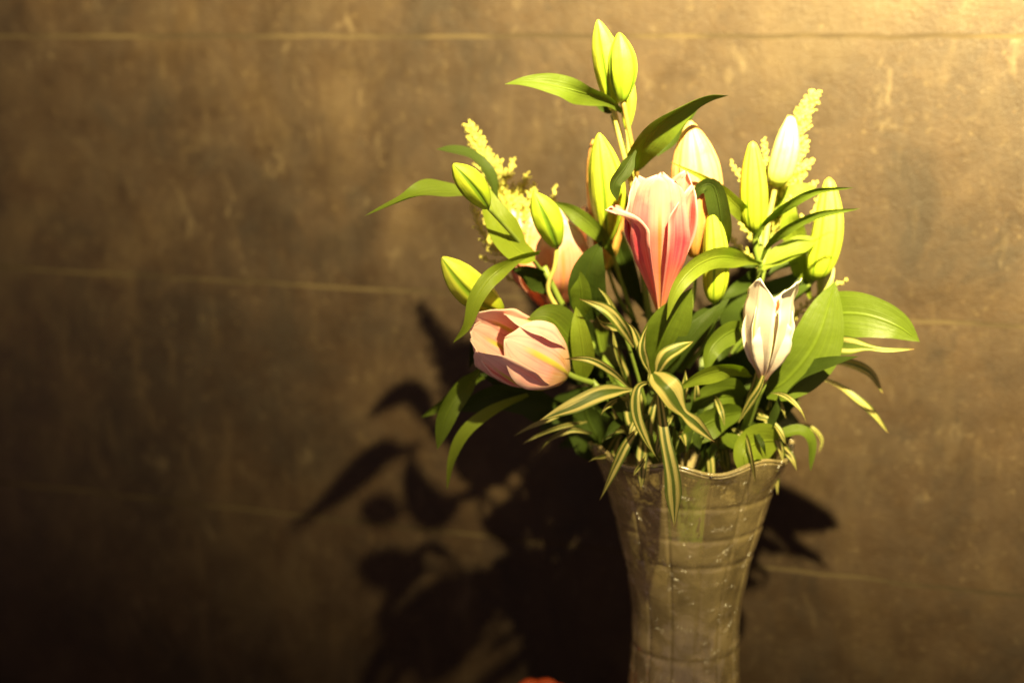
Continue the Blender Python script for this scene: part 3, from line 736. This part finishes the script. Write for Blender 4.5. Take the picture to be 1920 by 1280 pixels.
leaf(T, [(1408, 706, -.05), (1375, 693, -.07), (1320, 702, -.085), (1266, 732, -.09)], 42, 42, PALE, label='bright leaf pointing left below the white flower')
leaf(T, [(1412, 612, -.03), (1370, 622, -.05), (1335, 652, -.065), (1322, 700, -.07)], 46, 25, LEAF)
leaf(T, [(1396, 745, -.03), (1360, 742, -.045), (1325, 752, -.05), (1296, 778, -.05)], 74, 15, LEAF, BROAD)
leaf(T, [(1390, 772, -.04), (1350, 782, -.055), (1305, 808, -.065), (1266, 852, -.07)], 58, 25, LEAF, BROAD)
leaf(T, [(1462, 826, -.05), (1425, 828, -.07), (1396, 848, -.085), (1392, 894, -.09)], 70, [(0, 30), (.6, 5), (1, 0)], PALE, [(0, .3), (.25, .9), (.5, 1), (.75, .6), (1, .02)])
leaf(T, [(1350, 810, -.04), (1375, 830, -.06), (1400, 850, -.08), (1398, 885, -.09)], 40, 40, LEAF)
leaf(T, [(1420, 846, -.04), (1460, 818, -.05), (1500, 808, -.05), (1521, 830, -.05), (1520, 882, -.045)], 26, [(0, 20), (.6, 40), (1, 15)], LEAF, NARROW)
leaf(T, [(1400, 640, .0), (1390, 680, .0), (1350, 700, .0), (1310, 690, .0)], 66, 20, SHADED, BROAD)

# --- hidden lower foliage of the lily stems: leaves, mostly painted shade-dark, filling the heart of the bouquet
r2 = random.Random(11)
keys = ['A', 'G', 'B', 'E', 'C', 'D']
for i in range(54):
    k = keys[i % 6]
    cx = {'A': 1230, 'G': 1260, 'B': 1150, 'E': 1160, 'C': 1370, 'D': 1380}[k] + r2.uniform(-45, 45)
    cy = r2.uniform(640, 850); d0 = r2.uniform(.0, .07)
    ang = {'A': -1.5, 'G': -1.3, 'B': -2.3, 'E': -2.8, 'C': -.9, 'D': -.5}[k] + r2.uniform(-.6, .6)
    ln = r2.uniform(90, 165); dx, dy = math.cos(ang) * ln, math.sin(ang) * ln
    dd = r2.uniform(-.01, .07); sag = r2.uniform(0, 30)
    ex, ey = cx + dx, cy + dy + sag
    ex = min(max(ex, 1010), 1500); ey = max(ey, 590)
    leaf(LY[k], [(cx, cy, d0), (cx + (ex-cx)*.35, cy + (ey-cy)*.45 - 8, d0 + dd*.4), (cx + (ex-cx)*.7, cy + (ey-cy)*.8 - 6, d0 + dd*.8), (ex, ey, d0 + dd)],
         r2.uniform(34, 62), r2.uniform(-45, 45), SHADED if i % 5 else LEAF, r2.choice((LANCE, BROAD)), n=18, m=3)

# ------------------------------------------------------------------ cream striped foliage sprigs
G2 = 'sprigs of cream striped leaves low in the bouquet'
def sprig(label, stem_pts, foot=(0, 0)):
    t = thing('striped_leaf_sprig', label, 'foliage', BASE, G2)
    main_stem(t, foot, stem_pts, .0028, .0018); return t
def sl(t, pts, w, roll=15, prof=LANCE, fold=.28):
    b_ = roll if not isinstance(roll, (list, tuple)) else roll[0][1]
    roll = [(0, b_), (.35, b_ + rnd.uniform(-25, 25)), (.65, b_ + rnd.uniform(-30, 30)), (1, b_ + rnd.uniform(-70, 70))]
    return leaf(t, pts, w * .76, roll, STRIPED, prof, fold, .05)

t = sprig('striped leaf sprig under the pale pink flower, its leaves pointing left', [(1215, 850, -.03), (1195, 770, -.06), (1182, 733, -.08)], (-.01, -.02))
sl(t, [(1186, 730, -.08), (1130, 737, -.10), (1070, 764, -.11), (1012, 788, -.11)], 44, 12)
sl(t, [(1182, 728, -.08), (1150, 698, -.09), (1105, 674, -.10), (1052, 672, -.09)], 20, 30, NARROW)
sl(t, [(1175, 735, -.05), (1180, 775, -.06), (1192, 812, -.06), (1200, 840, -.06)], 30, 20)
sl(t, [(1110, 812, -.02), (1070, 806, -.03), (1030, 824, -.03), (1008, 850, -.03)], 14, 20, NARROW)
sl(t, [(1075, 766, -.02), (1030, 785, -.04), (995, 800, -.04), (962, 818, -.04)], 12, 20, NARROW)
sl(t, [(1100, 790, -.02), (1050, 800, -.04), (1010, 815, -.04), (980, 832, -.04)], 12, 20, NARROW)
t = sprig('striped leaf sprig in the middle with a rounded twisted leaf and one long hanging tip', [(1265, 850, -.04), (1240, 780, -.08), (1226, 712, -.10)], (.0, -.025))
sl(t, [(1224, 700, -.10), (1248, 728, -.125), (1280, 772, -.12), (1305, 795, -.12), (1340, 828, -.12)], 74, 10, TWIST, .35)
sl(t, [(1226, 714, -.10), (1196, 726, -.115), (1192, 775, -.12), (1212, 828, -.12), (1240, 872, -.115)], 30, [(0, 40), (.4, 50), (.6, 10), (1, 20)])
sl(t, [(1236, 740, -.10), (1246, 820, -.12), (1262, 900, -.13), (1265, 990, -.13)], 42, 5, [(0, .4), (.3, .7), (.6, .9), (.72, 1), (.85, .6), (1, .02)])
sl(t, [(1222, 708, -.10), (1208, 670, -.10), (1190, 620, -.10), (1172, 600, -.10)], 26, 15)
sl(t, [(1218, 700, -.10), (1205, 660, -.11), (1208, 630, -.11), (1216, 606, -.11)], 22, 10)
sl(t, [(1228, 706, -.09), (1246, 672, -.10), (1275, 652, -.10), (1300, 640, -.09)], 40, 15)
sl(t, [(1232, 730, -.05), (1222, 770, -.06), (1216, 800, -.06), (1222, 850, -.06)], 22, 20)
t = sprig('striped leaf sprig curling up toward the base of the large pink flower', [(1235, 850, .0), (1200, 720, -.04), (1170, 620, -.06)], (-.01, .01))
sl(t, [(1190, 650, -.06), (1165, 610, -.08), (1135, 578, -.085), (1086, 560, -.08)], 32, 15, NARROW)
sl(t, [(1170, 620, -.06), (1150, 612, -.065), (1130, 606, -.065), (1118, 592, -.06)], 24, 20)
sl(t, [(1180, 640, -.05), (1160, 600, -.05), (1140, 560, -.05), (1122, 540, -.05)], 18, 40)
leaf(t, [(1245, 690, -.06), (1285, 640, -.07), (1320, 600, -.07), (1352, 568, -.06)], 30, 30, SHADED, NARROW)
t = sprig('striped leaf sprig draped over the left part of the vase rim', [(1230, 850, -.06), (1215, 812, -.08), (1204, 800, -.09)], (-.02, -.02))
sl(t, [(1204, 796, -.09), (1175, 830, -.105), (1148, 885, -.11), (1124, 938, -.11)], 30, 20)
sl(t, [(1212, 850, -.09), (1203, 868, -.10), (1194, 880, -.10), (1188, 892, -.10)], 14, 10)
sl(t, [(1150, 850, -.03), (1130, 855, -.06), (1115, 858, -.08), (1103, 866, -.08)], 14, 10)
t = sprig('striped leaf sprig at the right, its thin drooping leaves against the bare wall', [(1350, 850, .0), (1430, 760, .0), (1510, 680, .0)], (.02, .01))
sl(t, [(1520, 645, -.03), (1565, 645, -.06), (1620, 650, -.08), (1660, 656, -.09), (1714, 654, -.09)], 52, [(0, 5), (.6, 10), (1, 30)], [(0, .5), (.2, 1), (.45, .9), (.65, .3), (.8, .22), (1, .05)], .2)
sl(t, [(1510, 680, .0), (1580, 680, -.01), (1630, 698, -.02), (1656, 738, -.02)], 26, 20)
sl(t, [(1500, 700, .0), (1560, 718, -.01), (1610, 752, -.02), (1640, 778, -.02), (1666, 812, -.02)], 24, [(0, 50), (.4, 20), (1, 30)], NARROW)
sl(t, [(1420, 830, .0), (1480, 805, .0), (1515, 800, .0), (1540, 822, .0), (1536, 850, .0)], 18, 30, NARROW)

# short dull leaves crowding over the rim and in the gaps between the sprigs
r3 = random.Random(23)
sprigs = [o for o in bpy.data.objects if o.name.startswith('striped_leaf_sprig')]
for i in range(72):
    f = r3.random(); bx = 1150 + 290 * f + r3.uniform(-20, 20); by = r3.uniform(735, 830)
    out = (f - .5) * 2; dx = out * r3.uniform(20, 75) + r3.uniform(-22, 22); dy = r3.uniform(25, 85) - abs(out) * 15
    if i % 4 == 0: dy = -r3.uniform(50, 120)
    if i % 6 == 1: dy = r3.uniform(70, 120); by = r3.uniform(790, 830); dx *= .7
    d0 = r3.uniform(-.07, -.01); d1 = d0 - r3.uniform(.0, .04)
    par = sprigs[i % len(sprigs)] if i % 3 else LY['GDAE'[i % 4]]
    leaf(par, [(bx, by, d0), (bx + dx * .4, by + dy * .25 - 8, d0 * .5 + d1 * .5), (bx + dx * .8, by + dy * .6 - 3, d1), (bx + dx, by + dy, d1)],
         r3.uniform(10, 25), [(0, r3.uniform(-55, 55)), (.5, r3.uniform(-60, 60)), (1, r3.uniform(-80, 80))], STRIPED if i % 3 else SHADED, r3.choice((LANCE, NARROW)), n=18, m=3)

# ------------------------------------------------------------------ goldenrod sprays
def floret_mesh(vs, fs, c, r, rg):
    bm = bmesh.new(); bmesh.ops.create_icosphere(bm, subdivisions=1, radius=1)
    o = len(vs); sx, sy, sz = (r * rg.uniform(.75, 1.25) for _ in range(3))
    for v in bm.verts: vs.append(c + Vector((v.co.x * sx, v.co.y * sy, v.co.z * sz)) * (1 + .18 * rg.uniform(-1, 1)))
    for f in bm.faces: fs.append(tuple(o + v.index for v in f.verts))
    bm.free()
def goldenrod(label, stem_pts, axis, branches, seed, foot, back=0.0):
    t = thing('goldenrod_spray', label, 'goldenrod', BASE, 'goldenrod sprays at the back of the bouquet')
    main_stem(t, foot, stem_pts, .0026, .0014)
    rg = random.Random(seed); vs, fs = [], []; tv, tf = [], []
    for pts, rad, cnt in [axis] + branches:
        W = [at(*p) for p in pts]
        if pts is not axis[0]: tube('branch', W, .0011, .0005, STALK, t, 10, 6)
        P = spline(W, 60); u = mpp(P[0]); L = sum((q2 - q1).length for q1, q2 in zip(P, P[1:]))
        nt = int(cnt * 1.15)
        for i in range(nt):
            q = (i + rg.random()) / nt; ix = min(59, int(60 * q)); p = P[ix]; T = (P[ix+1] - P[ix]).normalized()
            a = i * 2.4 + rg.uniform(-.4, .4)
            A = T.cross(FWD).normalized(); B = T.cross(A)
            d = (A * math.cos(a) + B * math.sin(a)) * .85 + T * .75
            ln = rad * u * (1.25 - 1.05 * q) * rg.uniform(.6, 1.15) + 3 * u
            e = p + d * ln + Vector((0, 0, ln * .18)); A2 = A * (.5 * u); B2 = B * (.5 * u); o_ = len(tv)
            tv += [p + A2, p - A2 * .5 + B2, p - A2 * .5 - B2, e + A2 * .5, e - A2 * .3 + B2 * .4, e - A2 * .3 - B2 * .4]
            tf += [(o_, o_+1, o_+4, o_+3), (o_+1, o_+2, o_+5, o_+4), (o_+2, o_, o_+3, o_+5)]
            m_ = 4 + int(ln / (2.7 * u))
            for j in range(m_):
                f_ = (j + .6) / m_
                c = p + d * (ln * f_) + Vector((0, 0, ln * .18 * f_ * f_)) + Vector([rg.uniform(-1, 1) * 1.5 * u for _ in range(3)])
                floret_mesh(vs, fs, c, rg.uniform(1.3, 2.6) * u * (1.15 - .3 * q), rg)
    f = add_mesh('florets', vs, fs, FLORET, t); f['kind'] = 'stuff'
    f = add_mesh('twigs', tv, tf, STALK, t); f['kind'] = 'stuff'
    return t
goldenrod('goldenrod spray at the left behind the green buds, yellow tip leaning left',
          [(1235, 850, .06), (1120, 690, .07), (1020, 560, .07), (960, 430, .07), (905, 290, .07)],
          ([(985, 490, .07), (955, 420, .07), (925, 335, .07), (880, 236, .07)], 44, 190),
          [([(960, 440, .07), (985, 395, .06), (1003, 345, .06)], 20, 40), ([(945, 400, .07), (970, 370, .07), (988, 330, .08)], 20, 36),
           ([(930, 360, .07), (952, 330, .07), (962, 300, .08)], 11, 20), ([(975, 500, .05), (912, 448, .05), (884, 380, .05)], 18, 46),
           ([(1000, 510, .06), (950, 500, .06), (900, 482, .06)], 9, 18), ([(1010, 530, .07), (980, 530, .07), (950, 520, .07)], 10, 20),
           ([(1010, 480, .08), (1030, 420, .09), (1040, 350, .09)], 10, 20)], 3, (-.02, .02))
goldenrod('goldenrod spray at the right behind the slim buds, brightest yellow and upright',
          [(1320, 850, .05), (1380, 680, .06), (1430, 520, .06), (1470, 330, .06), (1510, 220, .06)],
          ([(1450, 440, .06), (1470, 350, .06), (1492, 255, .06), (1528, 174, .06)], 44, 180),
          [([(1460, 380, .06), (1440, 320, .05), (1432, 262, .05)], 12, 34), ([(1475, 350, .06), (1505, 320, .06), (1524, 300, .06)], 12, 30),
           ([(1455, 420, .06), (1490, 375, .06), (1530, 345, .06)], 14, 36), ([(1440, 440, .06), (1410, 370, .06), (1370, 305, .06)], 11, 32),
           ([(1435, 470, .06), (1400, 430, .06), (1372, 378, .06)], 11, 26), ([(1430, 500, .06), (1390, 470, .06), (1365, 440, .06)], 10, 20),
           ([(1480, 300, .06), (1502, 290, .06), (1512, 265, .06)], 9, 20), ([(1480, 600, .05), (1545, 545, .04), (1590, 525, .03)], 7, 22),
           ([(1500, 420, .06), (1530, 400, .06), (1535, 370, .06)], 10, 14)], 5, (.02, .02))

# ------------------------------------------------------------------ orange blossom at the bottom edge of the picture
ob = thing('orange_blossom', 'orange red blossom just rising over the bottom edge left of the vase', 'flower', (at(1010, 1300, .06).x, at(1010, 1300, .06).y, TOPZ))
c0 = at(1012, 1311, .06)
tube('stem', [Vector((c0.x, c0.y, TOPZ)), c0 - Vector((0, 0, .02)), c0], .004, .004, STEM, ob, 8, 8)
for i in range(7):
    a = i * 2 * math.pi / 7 + .3; vs, uv, fs = [], [], []
    for ii in range(11):
        t_ = ii / 10
        for j in range(-4, 5):
            s = j / 4; r = .034 * t_ ** .8; hw = .017 * math.sin(math.pi * min(1, .12 + .8 * t_)) ** .7
            z = .026 * math.sin(t_ * 2.3) - .006 * s * s
            d = Vector((math.cos(a), math.sin(a), 0)); q = Vector((-math.sin(a), math.cos(a), 0))
            vs.append(c0 + d * r + q * s * hw + Vector((0, 0, z - .012))); uv.append((s * .5 + .5, t_))
    for ii in range(10):
        for j in range(8): fs.append((ii*9+j, ii*9+j+1, (ii+1)*9+j+1, (ii+1)*9+j))
    add_mesh('petal', vs, fs, ORANGE, ob, uv, thick=.001)

for o in bpy.data.objects:
    if '_o' in o.keys(): del o['_o']
